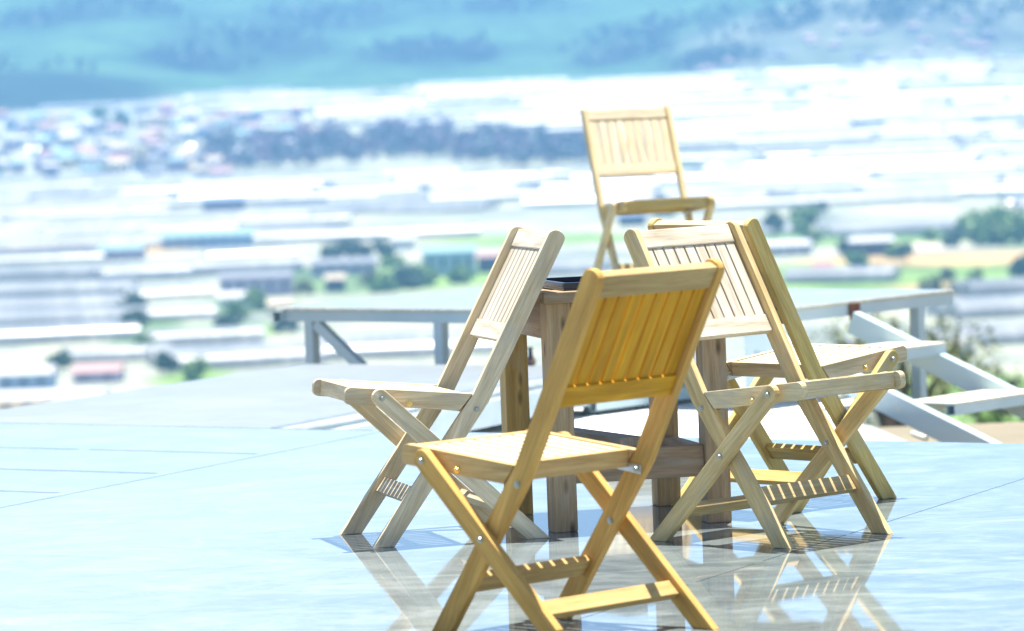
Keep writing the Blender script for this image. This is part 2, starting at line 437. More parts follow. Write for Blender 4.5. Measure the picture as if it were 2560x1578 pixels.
def floor_mat(seams=True):
    m, n, p = newmat('polished stone floor' if seams else 'polished stone slab')
    geo = n.nodes.new('ShaderNodeNewGeometry')
    t1 = N(n, 'ShaderNodeTexNoise', Scale=2.3, Detail=8.0, Roughness=0.68, Distortion=1.2)
    t2 = N(n, 'ShaderNodeTexNoise', Scale=11.0, Detail=6.0, Roughness=0.7, Distortion=0.6)
    t3 = N(n, 'ShaderNodeTexNoise', Scale=0.55, Detail=4.0, Roughness=0.6, Distortion=1.5)
    mpf = n.nodes.new('ShaderNodeMapping'); mpf.inputs['Scale'].default_value = (1.0, 1.7, 1.0); mpf.inputs['Rotation'].default_value = (0, 0, 0.25)
    n.links.new(geo.outputs['Position'], mpf.inputs[0])
    for t in (t1, t2, t3): n.links.new(mpf.outputs[0], t.inputs['Vector'])
    c = ramp(n, t1.outputs[0], [(0.3, (0.05, 0.072, 0.08)), (0.46, (0.085, 0.118, 0.126)), (0.58, (0.14, 0.18, 0.182)), (0.70, (0.27, 0.30, 0.295))])
    c = mix(n, math_(n, 'MULTIPLY', ramp(n, t2.outputs[0], [(0.48, (0, 0, 0)), (0.7, (1, 1, 1))]), 0.55), c, (0.24, 0.27, 0.24))
    vein = ramp(n, math_(n, 'ABSOLUTE', math_(n, 'SUBTRACT', t3.outputs[0], 0.5)), [(0.0, (1, 1, 1)), (0.012, (0, 0, 0))])
    c = mix(n, math_(n, 'MULTIPLY', vein, 0.18), c, (0.5, 0.52, 0.46))
    dust = ramp(n, t3.outputs[0], [(0.42, (0, 0, 0)), (0.75, (1, 1, 1))])
    DUST = math_(n, 'MULTIPLY', dust, 0.16)
    if seams:   # the panels on the left are dustier
        sp0 = n.nodes.new('ShaderNodeSeparateXYZ'); n.links.new(geo.outputs['Position'], sp0.inputs[0])
        mr = n.nodes.new('ShaderNodeMapRange'); mr.interpolation_type = 'SMOOTHSTEP'
        n.links.new(math_(n, 'ADD', sp0.outputs[0], math_(n, 'MULTIPLY', sp0.outputs[1], -0.12)), mr.inputs[0])
        for q_, v_ in ((1, -0.9), (2, -2.6), (3, 0.10), (4, 0.40)): mr.inputs[q_].default_value = v_
        DUST = math_(n, 'ADD', DUST, mr.outputs[0])
    c = mix(n, DUST, c, (0.40, 0.42, 0.41))
    rough = math_(n, 'MULTIPLY_ADD', dust, 0.06, 0.028)
    if seams:
        sep = n.nodes.new('ShaderNodeSeparateXYZ'); n.links.new(geo.outputs['Position'], sep.inputs[0])
        X, Y = sep.outputs[0], sep.outputs[1]

        def dist(p, d):   # signed distance to a line through p with direction d
            nx, ny = -d.y, d.x
            return math_(n, 'SUBTRACT', math_(n, 'ADD', math_(n, 'MULTIPLY', X, nx), math_(n, 'MULTIPLY', Y, ny)), p.x * nx + p.y * ny)

        def near(dd, wd): return math_(n, 'LESS_THAN', math_(n, 'ABSOLUTE', dd), wd)
        wob = N(n, 'ShaderNodeTexNoise', Scale=6.0, Detail=3.0); n.links.new(geo.outputs['Position'], wob.inputs['Vector'])
        brk = math_(n, 'GREATER_THAN', wob.outputs[0], 0.40)
        d1 = dist(onz(0, 1270), sd)
        lines = math_(n, 'MAXIMUM', near(d1, 0.0035), math_(n, 'MULTIPLY', near(dist(onz(2265, 1290), sd), 0.0022), brk))
        d0 = dist(onz(120, 1238), sd)       # planks end at the mitre
        leftof = math_(n, 'GREATER_THAN', d0, 0.0)
        e0 = math_(n, 'ADD', dist(fl_a, fd), 0.012)
        lines = math_(n, 'MAXIMUM', lines, math_(n, 'MULTIPLY', near(e0, 0.007), leftof))
        for v in (1122, 1176.5, 1232, 1290, 1352):
            q = onz(150, v)
            a = near(dist(q, fd), 0.006); b_ = near(math_(n, 'ADD', dist(q, fd), 0.022), 0.0025)
            a = math_(n, 'MULTIPLY', math_(n, 'MAXIMUM', a, b_), math_(n, 'MULTIPLY', leftof, brk))
            lines = math_(n, 'MAXIMUM', lines, a)
        c = mix(n, lines, c, (0.02, 0.03, 0.035))
        rough = math_(n, 'MAXIMUM', rough, math_(n, 'MULTIPLY', lines, 0.6))
        spec = math_(n, 'MULTIPLY_ADD', lines, -0.45, 0.5)
        n.links.new(spec, p.inputs['Specular IOR Level'])
    if not seams:
        c = mix(n, 0.75, c, (0.245, 0.27, 0.285)); rough = math_(n, 'MULTIPLY_ADD', dust, 0.1, 0.36)
    n.links.new(c, p.inputs['Base Color']); n.links.new(rough, p.inputs['Roughness'])
    p.inputs['IOR'].default_value = 1.33
    bt = N(n, 'ShaderNodeTexNoise', Scale=1.6, Detail=2.0); n.links.new(geo.outputs['Position'], bt.inputs['Vector'])
    bn = N(n, 'ShaderNodeBump', Strength=0.05, Distance=0.004); n.links.new(bt.outputs[0], bn.inputs['Height'])
    n.links.new(bn.outputs[0], p.inputs['Normal'])
    return m


M_floor, M_slab = floor_mat(True), floor_mat(False)
M_fascia = plain('pale blue painted fascia', (0.42, 0.52, 0.55), 0.45, 0.0, 0.12, 6, coords='Object')
M_trim = plain('aluminium trim', (0.72, 0.76, 0.76), 0.35, 0.4, 0.1, 20)
nrm = Vector((-fd.y, fd.x, 0))


def slab(name, pts, z1, z0, mats, topi=0, sidei=1):
    n = len(pts)
    vs = [(p.x, p.y, z1) for p in pts] + [(p.x, p.y, z0) for p in pts]
    fs = [tuple(range(n)), tuple(range(2 * n - 1, n - 1, -1))] + [(k, n + k, n + (k + 1) % n, (k + 1) % n) for k in range(n)]
    me = mesh(name, vs, fs, mats, [topi, sidei] + [sidei] * n)
    bm = bmesh.new(); bm.from_mesh(me); bmesh.ops.recalc_face_normals(bm, faces=bm.faces); bm.to_mesh(me); bm.free()
    return link(name, me)


pf0, pf1 = fl_a - fd * 6.0, fl_b + fd * 6.0
tag(slab('floor', [pf0, pf0 - nrm * 18, pf1 - nrm * 18, pf1], 0.0, -0.16, [M_floor, M_fascia]), kind='structure')
# slab beyond the floor on the left
g = 0.002
s0 = onz(697, 1070.4) + nrm * g
far0, far1 = onz(0, 1024, -0.004), onz(760, 910, -0.004)
back = onz(1365, 915, -0.004)
k_ = (far1 - (s0)).dot(Vector((-sd.y, sd.x, 0)))
side_b = s0 + sd * ((back - s0).dot(sd))
fdir2 = (far0 - far1).normalized()
farL = far1 + fdir2 * 6.0
nearL = s0 - fd * 8.0
tag(slab('terrace_slab', [s0, side_b, far1, farL, nearL], -0.004, -0.16, [M_slab, M_fascia]), kind='structure')
# light metal edging along the slab's open side
out = Vector((sd.y, -sd.x, 0))
b = MB()
b.beam(s0 + sd * 0.02 + out * 0.008 + Vector((0, 0, -0.012)), side_b + out * 0.008 + Vector((0, 0, -0.012)), 0.014, 0.016)
b.beam(s0 + sd * 0.02 + out * 0.006 + Vector((0, 0, -0.045)), side_b + out * 0.006 + Vector((0, 0, -0.045)), 0.010, 0.014)
b.box(0, (side_b - s0).length - 0.05, -0.010, 0.010, 0.0, 0.003, 1, Matrix(((sd.x, -sd.y, 0, s0.x + sd.x * 0.04 - out.x * 0.05), (sd.y, sd.x, 0, s0.y + sd.y * 0.04 - out.y * 0.05), (0, 0, 1, -0.0035), (0, 0, 0, 1))))
tag(b.obj('edge_trim', [M_trim, plain('dark seal', (0.10, 0.16, 0.18), 0.7, 0, 0.2, 10)], None, 0.0012), 'pale metal edging strips along the side of the terrace slab', 'edging')

# lower pale terrace that carries the steel platform
M_low = plain('whitewashed concrete', (0.74, 0.74, 0.70), 0.7, 0.0, 0.12, 3, 0.2)
lz = -0.205
q0 = onz(1150, 1120, lz); q1 = onz(2040, 1125, lz); q2 = onz(1990, 992, lz); q3 = onz(1400, 985, lz)
tag(slab('lower_terrace', [q0 - nrm * 1.0, q1 - nrm * 1.0 + fd * 0.3, q1 + fd * 0.25, q2 + fd * 0.3, q3 - fd * 0.1, q0 - fd * 0.25], lz, lz - 0.12, [M_low, M_low]), kind='structure')

# ------------------------------------------------------------------ steel platform and stairs
def steel_mat():
    m, n, p = newmat('grey painted steel')
    tc = n.nodes.new('ShaderNodeTexCoord')
    t = N(n, 'ShaderNodeTexNoise', Scale=14.0, Detail=6.0, Roughness=0.7)
    t2 = N(n, 'ShaderNodeTexNoise', Scale=3.0, Detail=5.0, Roughness=0.6)
    for q in (t, t2): n.links.new(tc.outputs['Object'], q.inputs['Vector'])
    c = ramp(n, t2.outputs[0], [(0.3, (0.44, 0.57, 0.60)), (0.7, (0.54, 0.65, 0.67))])
    c = mix(n, ramp(n, t.outputs[0], [(0.66, (0, 0, 0)), (0.72, (0.8, 0.8, 0.8))]), c, (0.62, 0.60, 0.50))
    n.links.new(c, p.inputs['Base Color']); p.inputs['Roughness'].default_value = 0.45
    return m


def deck_mat():
    m, n, p = newmat('painted deck sheet')
    tc = n.nodes.new('ShaderNodeTexCoord')
    t = N(n, 'ShaderNodeTexNoise', Scale=5.0, Detail=7.0, Roughness=0.7)
    t2 = N(n, 'ShaderNodeTexNoise', Scale=40.0, Detail=4.0, Roughness=0.6)
    for q in (t, t2): n.links.new(tc.outputs['Object'], q.inputs['Vector'])
    c = ramp(n, t.outputs[0], [(0.3, (0.17, 0.22, 0.24)), (0.55, (0.24, 0.29, 0.30)), (0.75, (0.36, 0.38, 0.35))])
    c = mix(n, ramp(n, t2.outputs[0], [(0.6, (0, 0, 0)), (0.66, (0.7, 0.7, 0.7))]), c, (0.42, 0.40, 0.30))
    n.links.new(c, p.inputs['Base Color']); p.inputs['Roughness'].default_value = 0.3
    return m


M_steel, M_deck = steel_mat(), deck_mat()
M_edge = plain('flaking cream edge', (0.70, 0.66, 0.52), 0.7, 0.0, 0.3, 60, 0.4)
M_rust = plain('rust', (0.17, 0.07, 0.04), 0.85, 0.1, 0.45, 50, 0.3)
ev, sv = Vector((math.cos(R(-40)), math.sin(R(-40)), 0)), Vector((math.cos(R(50)), math.sin(R(50)), 0))
P1 = onz(692, 769, PZ)
PW, PD = 2.86, 1.56
plat = empty('steel_platform', P1, R(-40), 'grey steel tube platform with painted deck behind the terrace', 'platform')
# local frame: x along the front edge, y to the back
th = 0.05
b = MB(); b.box(0.0, PW, 0.0, PD, -0.016, 0.0)
b.obj('deck', M_deck, plat, 0.002)
b = MB()
b.box(0.0, PW, -0.0065, -0.0005, -0.014, -0.0005); b.box(PW + 0.0005, PW + 0.0065, -0.0065, PD, -0.014, -0.0005)
b.obj('deck_edge', M_edge, plat, 0.001)
zt = -0.0165 - th / 2
for p0, p1 in (((th + 0.001, th / 2, zt), (PW - th - 0.001, th / 2, zt)), ((PW - th / 2, 0.0, zt), (PW - th / 2, PD, zt)),
               ((0.0, PD - th / 2, zt), (PW - th - 0.001, PD - th / 2, zt)), ((th / 2, -0.03, zt), (th / 2, PD - th - 0.001, zt)),
               ((PW * 0.36, th + 0.001, zt), (PW * 0.36, PD - th - 0.001, zt)), ((PW * 0.7, th + 0.001, zt), (PW * 0.7, PD - th - 0.001, zt))):
    b = MB(); b.tube(p0, p1, th, th); b.obj('frame_tube', M_steel, plat)
zb = -0.0168 - th
zg = -0.55
for (px, py, ww) in ((0.20, th / 2, 0.05), (1.02, th / 2, 0.05), (1.72, th / 2, 0.05), (PW - 0.03, th / 2, 0.05), (2.2, th / 2, 0.05), (PW - th / 2, 1.295, 0.05), (0.2, PD - th / 2, 0.05), (1.3, PD - th / 2, 0.05)):
    b = MB(); b.tube((px, py, zg if px > 1.5 else -1.5), (px, py, zb), ww, ww, up=(0, 1, 0)); b.obj('post', M_steel, plat)
for (p0, p1) in (((0.235, th / 2, zb - 0.01), (0.235 + 0.55, th / 2, zb - 0.42)),):
    b = MB(); b.tube(p0, p1, 0.04, 0.05); b.obj('brace', M_steel, plat)

# stairs going down from the platform's right side
st = empty('steel_stairs', P1 + ev * (PW + 0.008), R(-40), 'grey steel stairs going down to the right from the platform', 'stairs')
slope = 0.40
sw = 0.76


def str_z(x): return -0.052 - slope * x


YF = 0.74   # far stringer, measured along the platform's right side
sdir = Vector((1, 0, -slope)).normalized()
for yy in (YF, YF - sw):
    b = MB(); b.tube((0.0, yy, str_z(0.0) - 0.045), (2.6, yy, str_z(2.6) - 0.045), 0.05, 0.10); b.obj('stringer', M_steel, st)
for xr in (0.33, 0.84, 1.35, 1.86):
    zt_ = str_z(xr + 0.14) + 0.0548
    for xx in (xr - 0.10, xr + 0.12):
        b = MB(); b.tube((xx, YF - sw + 0.10, zt_ - 0.032), (xx, YF + 0.043, zt_ - 0.032), 0.045, 0.045); b.obj('tread_tube', M_steel, st)
    b = MB(); b.box(xr - 0.125, xr + 0.145, YF - sw + 0.102, YF + 0.041, zt_ - 0.009, zt_); b.obj('tread', M_edge, st, 0.002)
b = MB(); b.box(-0.002, 0.006, YF - 0.028, YF + 0.05, -0.088, -0.012); b.box(0.0065, 0.09, YF - 0.02, YF + 0.03, -0.094, -0.088)
b.obj('rusty_clamp', M_rust, st, 0.002)

# low step in front of the platform
sp = onz(1482, 1040, lz)
ls = empty('steel_step', sp, R(50), 'low grey steel step with open tube end seen behind the table', 'step')
b = MB(); b.tube((0, 0, 0.05), (0.9, 0, 0.05), 0.045, 0.055); b.obj('frame_tube', M_steel, ls)
b = MB(); b.box(0.0, 0.9, -0.03, 0.26, 0.0785, 0.09); b.obj('tread', M_deck, ls, 0.002)
for xx in (0.1, 0.8):
    b = MB(); b.tube((xx, 0.1, 0.0), (xx, 0.1, 0.0782), 0.04, 0.04, up=(0, 1, 0)); b.obj('leg', M_steel, ls)

# small things behind the floor
jp = onz(1327, 914, -0.004)
jar = empty('jar', jp + Vector((0, 0, 0.0006)), 0, 'small brown jar with dark neck at the back edge of the terrace slab', 'jar')
b = MB(); b.cyl((0, 0, 0), (0, 0, 0.018), 0.017, 14, r1=0.026); b.cyl((0, 0, 0.0182), (0, 0, 0.042), 0.026, 14, r1=0.013)
b.obj('body', plain('brown glaze', (0.16, 0.10, 0.08), 0.4, 0, 0.3, 40), jar)
b = MB(); b.cyl((0, 0, 0.0424), (0, 0, 0.074), 0.0115, 12, r1=0.010); b.cyl((0, 0, 0.0742), (0, 0, 0.082), 0.0145, 12)
b.obj('neck', plain('dark glaze', (0.03, 0.045, 0.07), 0.4, 0, 0.2, 40), jar)
gs = [aty(2062, 1046, 17.6), aty(2178, 1064, 17.3), aty(2290, 1112, 16.2), aty(2062, 1135, 15.9)]
vs_ = gs + [p_ - Vector((0, 0.01, 0.02)) for p_ in gs]
sh = link('grey_sheet', mesh('grey_sheet', vs_, [(3, 2, 1, 0), (4, 5, 6, 7), (0, 1, 5, 4), (1, 2, 6, 5), (2, 3, 7, 6), (3, 0, 4, 7)], [plain('weathered grey sheet', (0.27, 0.28, 0.27), 0.8, 0, 0.15, 4)]))
tag(sh, 'weathered grey sheet leaning under the stairs beyond the floor edge', 'sheet')
b = MB(); b.cyl(aty(2281, 1084, 16.4), aty(2316, 1097, 16.3), 0.012, 14)
tag(b.obj('pipe', plain('cream plastic', (0.66, 0.62, 0.48), 0.5, 0, 0.1, 20), None, 0.001), 'short cream plastic pipe lying under the stairs at the floor edge', 'pipe')

# ------------------------------------------------------------------ valley terrain
PROF = [(-40, -0.5), (21, -0.5), (24, -0.9), (40, -4.5), (80, -12.5), (150, -21), (300, -33), (500, -42), (600, -46.5), (720, -47.6), (850, -48.2), (1000, -47.3), (1180, -44.7), (1400, -39.9),
        (1580, -34.6), (1720, -29.6), (2000, -19.4), (2200, -11.0), (2450, -1.7), (2620, 1.0), (2750, 7), (3000, 36), (3500, 100), (4200, 140), (5200, 150), (6500, 130)]
_py = np.array([p[0] for p in PROF]); _pz = np.array([p[1] for p in PROF])


def sm(a, b, x):
    t = min(1, max(0, (x - a) / (b - a))); return t * t * (3 - 2 * t)


def TZ(X, Y):
    z = float(np.interp(Y, _py, _pz))
    if Y > 400:
        z += 0.9 * mnoise.noise(Vector((X / 130, Y / 130, 3.1))) * sm(400, 700, Y)
    if Y > 2350:
        hx = np.interp(X, [60, 110, 196, 240, 330, 700], [0, 9, 33, 45, 46, 60])
        z += float(hx) * sm(2380, 2760, Y) * (1 + 0.12 * mnoise.noise(Vector((X / 40, Y / 60, 8.0))))
    if Y > 2200 and X < -100: z += 16 * sm(2260, 2560, Y) * sm(120, 300, -X)
    if Y > 2650:
        k = sm(2650, 3300, Y)
        z += k * (30 * mnoise.noise(Vector((X / 240 + 0.25 * Y / 240, Y / 330, 1.7))) + 9 * mnoise.noise(Vector((X / 85, Y / 110, 5.2))))
    return z


def onT(u, v, ymin=60.0):
    d = ray(u, v); y = ymin
    prev = y
    while y < 6400:
        p = CP + d * (y / d.y)
        if p.z <= TZ(p.x, p.y):
            lo, hi = prev, y
            for _ in range(14):
                m_ = (lo + hi) / 2; p = CP + d * (m_ / d.y)
                if p.z <= TZ(p.x, p.y): hi = m_
                else: lo = m_
            p = CP + d * (hi / d.y); return Vector((p.x, p.y, TZ(p.x, p.y)))
        prev = y; y += max(4.0, y * 0.006)
    p = CP + d * (2500 / d.y)
    return Vector((p.x, p.y, TZ(p.x, p.y)))


# land cover: soft patches around points on the ground (centre pixel, radii in metres, colour, strength)
GREEN, LEAF, TAN, PALE, GREY, SHADED_PINE, GRASS = (0.16, 0.26, 0.075), (0.10, 0.16, 0.08), (0.42, 0.30, 0.15), (0.5, 0.47, 0.38), (0.28, 0.28, 0.24), (0.012, 0.028, 0.02), (0.07, 0.11, 0.045)
PATCH = []


def patch(u, v, rx, ry, col, k=1.0):
    p = onT(u, v); PATCH.append((p.x, p.y, rx, ry, col, k))


for a in ((960, 700, 24, 45, GREEN), (1100, 690, 20, 45, GREEN), (880, 715, 10, 30, LEAF), (600, 765, 11, 30, LEAF), (560, 830, 11, 25, GREEN), (480, 945, 6, 22, GREEN), (370, 830, 5, 50, LEAF),
          (120, 640, 22, 20, TAN), (330, 628, 16, 16, TAN), (1020, 600, 22, 22, GREY), (1350, 600, 30, 25, GREEN), (740, 690, 10, 25, LEAF),
          (2280, 690, 36, 70, GREEN), (2420, 600, 40, 40, GREEN), (2400, 645, 34, 26, TAN), (2480, 720, 20, 26, TAN), (2250, 620, 24, 20, PALE), (2500, 580, 30, 22, LEAF), (2300, 690, 20, 20, GREEN), (2050, 590, 20, 25, GREEN), (2150, 560, 30, 20, GREY),
          (1830, 410, 22, 40, LEAF), (1900, 385, 14, 20, GREEN), (1780, 440, 14, 24, LEAF), (2450, 980, 14, 40, GREEN), (2500, 1060, 10, 40, GREEN),
          (900, 230, 22, 25, LEAF), (1050, 225, 16, 20, GREEN), (60, 1030, 12, 40, PALE)):
    patch(*a)
SHADED_FOREST = []  # dark pine patches with cloud and slope shade painted into the colour
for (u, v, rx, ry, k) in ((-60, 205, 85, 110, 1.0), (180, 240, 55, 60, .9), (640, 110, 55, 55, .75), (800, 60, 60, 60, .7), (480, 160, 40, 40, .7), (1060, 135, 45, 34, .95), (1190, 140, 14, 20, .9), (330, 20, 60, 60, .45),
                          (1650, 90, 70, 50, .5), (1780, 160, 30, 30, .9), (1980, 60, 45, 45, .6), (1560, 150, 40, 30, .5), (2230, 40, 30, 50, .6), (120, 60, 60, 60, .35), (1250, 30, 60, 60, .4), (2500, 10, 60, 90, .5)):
    p = onT(u, v); SHADED_FOREST.append((p.x, p.y, rx, ry, k))


def cover(X, Y):
    c = np.array((0.28, 0.30, 0.25))
    if Y < 500: c = np.array((0.13, 0.17, 0.07)) * (1 - sm(200, 500, Y)) + c * sm(200, 500, Y)
    if Y < 60: c = np.array((0.26, 0.23, 0.17)) * (1 - sm(30, 60, Y)) + c * sm(30, 60, Y)
    for (px, py, rx, ry, col, k) in PATCH:
        q = ((X - px) / rx) ** 2 + ((Y - py) / ry) ** 2
        if q < 2.2: 
            t = k * (1 - sm(0.6, 2.0, q)); c = c * (1 - t) + np.array(col) * t
    yb = 170 * sm(130, 290, -X)
    f = sm(2440 - yb, 2510 - yb, Y + 50 * mnoise.noise(Vector((X / 70, 1.0, 2.0))))
    if f > 0:
        c = c * (1 - f) + np.array((0.05, 0.115, 0.05)) * f
        for (px, py, rx, ry, k) in SHADED_FOREST:
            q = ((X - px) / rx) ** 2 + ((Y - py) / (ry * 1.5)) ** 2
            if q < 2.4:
                t = k * (1 - sm(0.3, 2.2, q + 0.5 * mnoise.noise(Vector((X / 28, Y / 40, 4.4))))); c = c * (1 - t) + np.array(SHADED_PINE) * t
        hill = sm(90, 140, X + (Y - 2500) * 0.0) * (1 - sm(2760, 2860, Y)) * sm(2440, 2500, Y)
        c = c * (1 - 0.75 * hill) + np.array((0.15, 0.16, 0.13)) * 0.75 * hill
    return c


ys = [-40, -10, 5, 15, 21, 24, 28, 33, 40, 50]
while ys[-1] < 6400:
    y = ys[-1]; ys.append(y + (y * 0.05 if y < 600 else (9 if y < 3400 else 45)))
NT = 150
vs, cols = [], []
for y in ys:
    half = 40 + max(0, y) * 0.30
    for k in range(NT + 1):
        t = -1 + 2 * k / NT
        t = 0.55 * t + 0.45 * t ** 3
        X = half * t
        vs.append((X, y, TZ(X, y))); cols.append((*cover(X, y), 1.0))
fs = [(r * (NT + 1) + k, r * (NT + 1) + k + 1, (r + 1) * (NT + 1) + k + 1, (r + 1) * (NT + 1) + k) for r in range(len(ys) - 1) for k in range(NT)]


def land_mat():
    m, n, p = newmat('valley ground')
    at = n.nodes.new('ShaderNodeVertexColor'); at.layer_name = 'Col'
    geo = n.nodes.new('ShaderNodeNewGeometry')
    t = N(n, 'ShaderNodeTexNoise', Scale=0.06, Detail=7.0, Roughness=0.7); n.links.new(geo.outputs['Position'], t.inputs['Vector'])
    tb = N(n, 'ShaderNodeTexNoise', Scale=0.016, Detail=8.0, Roughness=0.72, Distortion=0.8); n.links.new(geo.outputs['Position'], tb.inputs['Vector'])
    base = mix(n, 1.0, at.outputs[0], ramp(n, tb.outputs[0], [(0.34, (0.45, 0.5, 0.6)), (0.5, (0.95, 0.95, 0.95)), (0.66, (1.5, 1.4, 1.2))]), 'MULTIPLY')
    c = mix(n, 1.0, base, ramp(n, t.outputs[0], [(0.3, (0.6, 0.62, 0.6)), (0.7, (1.35, 1.3, 1.2))]), 'MULTIPLY')
    n.links.new(c, p.inputs['Base Color']); p.inputs['Roughness'].default_value = 0.95; p.inputs['Specular IOR Level'].default_value = 0.1
    return m


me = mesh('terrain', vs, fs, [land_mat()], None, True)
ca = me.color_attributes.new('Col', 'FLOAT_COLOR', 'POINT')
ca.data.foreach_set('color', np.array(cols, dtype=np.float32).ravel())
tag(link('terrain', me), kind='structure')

# ------------------------------------------------------------------ greenhouses
def film(name, col, trans=0.25):
    m, n, p = newmat(name)
    tc = n.nodes.new('ShaderNodeTexCoord'); oi = n.nodes.new('ShaderNodeObjectInfo')
    t = N(n, 'ShaderNodeTexNoise', Scale=0.12, Detail=5.0, Roughness=0.7); n.links.new(tc.outputs['Object'], t.inputs['Vector'])
    c = ramp(n, t.outputs[0], [(0.3, tuple(x * 0.78 for x in col)), (0.65, col)])
    sx = n.nodes.new('ShaderNodeSeparateXYZ'); n.links.new(tc.outputs['Object'], sx.inputs[0])
    fr = math_(n, 'FRACT', math_(n, 'DIVIDE', sx.outputs[0], 2.8))
    sheet = N(n, 'ShaderNodeTexWhiteNoise', noise_dimensions='1D'); n.links.new(math_(n, 'FLOOR', math_(n, 'DIVIDE', sx.outputs[0], 2.8)), sheet.inputs['W'])
    c = mix(n, 1.0, c, ramp(n, sheet.outputs['Value'], [(0.0, (0.8, 0.82, 0.83)), (1.0, (1.12, 1.12, 1.1))]), 'MULTIPLY')
    c = mix(n, math_(n, 'LESS_THAN', fr, 0.14), c, tuple(x * 0.6 for x in col))
    n.links.new(c, p.inputs['Base Color']); p.inputs['Roughness'].default_value = 0.28
    tr = n.nodes.new('ShaderNodeBsdfTranslucent'); n.links.new(c, tr.inputs[0])
    mx = n.nodes.new('ShaderNodeMixShader'); mx.inputs[0].default_value = trans
    n.links.new(p.outputs[0], mx.inputs[1]); n.links.new(tr.outputs[0], mx.inputs[2])
    n.links.new(mx.outputs[0], n.nodes['Material Output'].inputs['Surface'])
    return m


M_film = [film('white film', (0.44, 0.445, 0.44)), film('grey film', (0.32, 0.33, 0.335)), film('dusty film', (0.47, 0.455, 0.41))]
M_wallf = film('side curtain film', (0.70, 0.72, 0.72), 0.6)
M_net = plain('grey shade netting', (0.34, 0.38, 0.37), 0.9, 0, 0.2, 0.2)


def gh_meshes(L, D, h, spans, rise, seed):
    """roof of barrel spans running along x, and the walls below"""
    rf, wl = MB(), MB()
    sp_ = D / spans; NA = 6
    rng = random.Random(seed)
    prof = []
    for s_ in range(spans):
        for k in range(NA + (1 if s_ == spans - 1 else 0)):
            a = math.pi * k / NA
            prof.append((sp_ * (s_ + 0.5) - sp_ / 2 * math.cos(a), h + rise * math.sin(a)))
    nx = max(2, int(L / 6)); n = len(prof)
    V = []
    for i in range(nx + 1):
        x = -L / 2 + L * i / nx
        for (y, z) in prof: V.append((x, y, z + (rng.uniform(-0.08, 0.08) if z > h + 0.1 else 0)))
    rf.add(V, [(i * n + k, i * n + k + 1, (i + 1) * n + k + 1, (i + 1) * n + k) for i in range(nx) for k in range(n - 1)])
    for x, sgn in ((-L / 2, 1), (L / 2, -1)):   # gable ends
        base = [(x, y, -1.5) for y, z in (prof[0], prof[-1])]
        wl.add([(x, y, z) for y, z in prof] + [base[1], base[0]], [tuple(range(n + 2))])
    wl.add([(-L / 2, 0, -1.5), (L / 2, 0, -1.5), (L / 2, 0, h), (-L / 2, 0, h)], [(0, 1, 2, 3)])
    wl.add([(-L / 2, D, -1.5), (L / 2, D, -1.5), (L / 2, D, h), (-L / 2, D, h)], [(3, 2, 1, 0)])
    # posts along the front
    for i in range(0, nx + 1, 2):
        x = -L / 2 + L * i / nx
        wl.box(x - 0.08, x + 0.08, -0.16, -0.02, -1.5, h)
    return rf, wl


def greenhouse(p, ang, L, D, h, spans, rise, tone, label, group, seed, parts=True):
    rf, wl = gh_meshes(L, D, h, spans, rise, seed)
    root = empty('greenhouse', p, ang, label, 'greenhouse', group)
    link('film_roof', rf.me('film_roof', [M_film[tone]], smooth=True), root)
    link('film_wall', wl.me('film_wall', [M_wallf]), root)
    return root


def gh_px(u0, v0, u1, v1, D, h, spans, tone, label, group='white greenhouses in the valley', rise=1.9):
    """front bottom edge from pixel to pixel on the ground"""
    a, b = onT(u0, v0), onT(u1, v1)
    b = a + (b - a); d = b - a; d.z = 0
    # keep fronts from running away in depth
    d.y = max(-0.25 * abs(d.x), min(0.25 * abs(d.x), d.y))
    c = a + d / 2; c.z = min(TZ(a.x, a.y), TZ(c.x, c.y))
    greenhouse(c, math.atan2(d.y, d.x), d.length, D, h * 0.45, spans, rise, tone, label, group, int(u0 + v0))


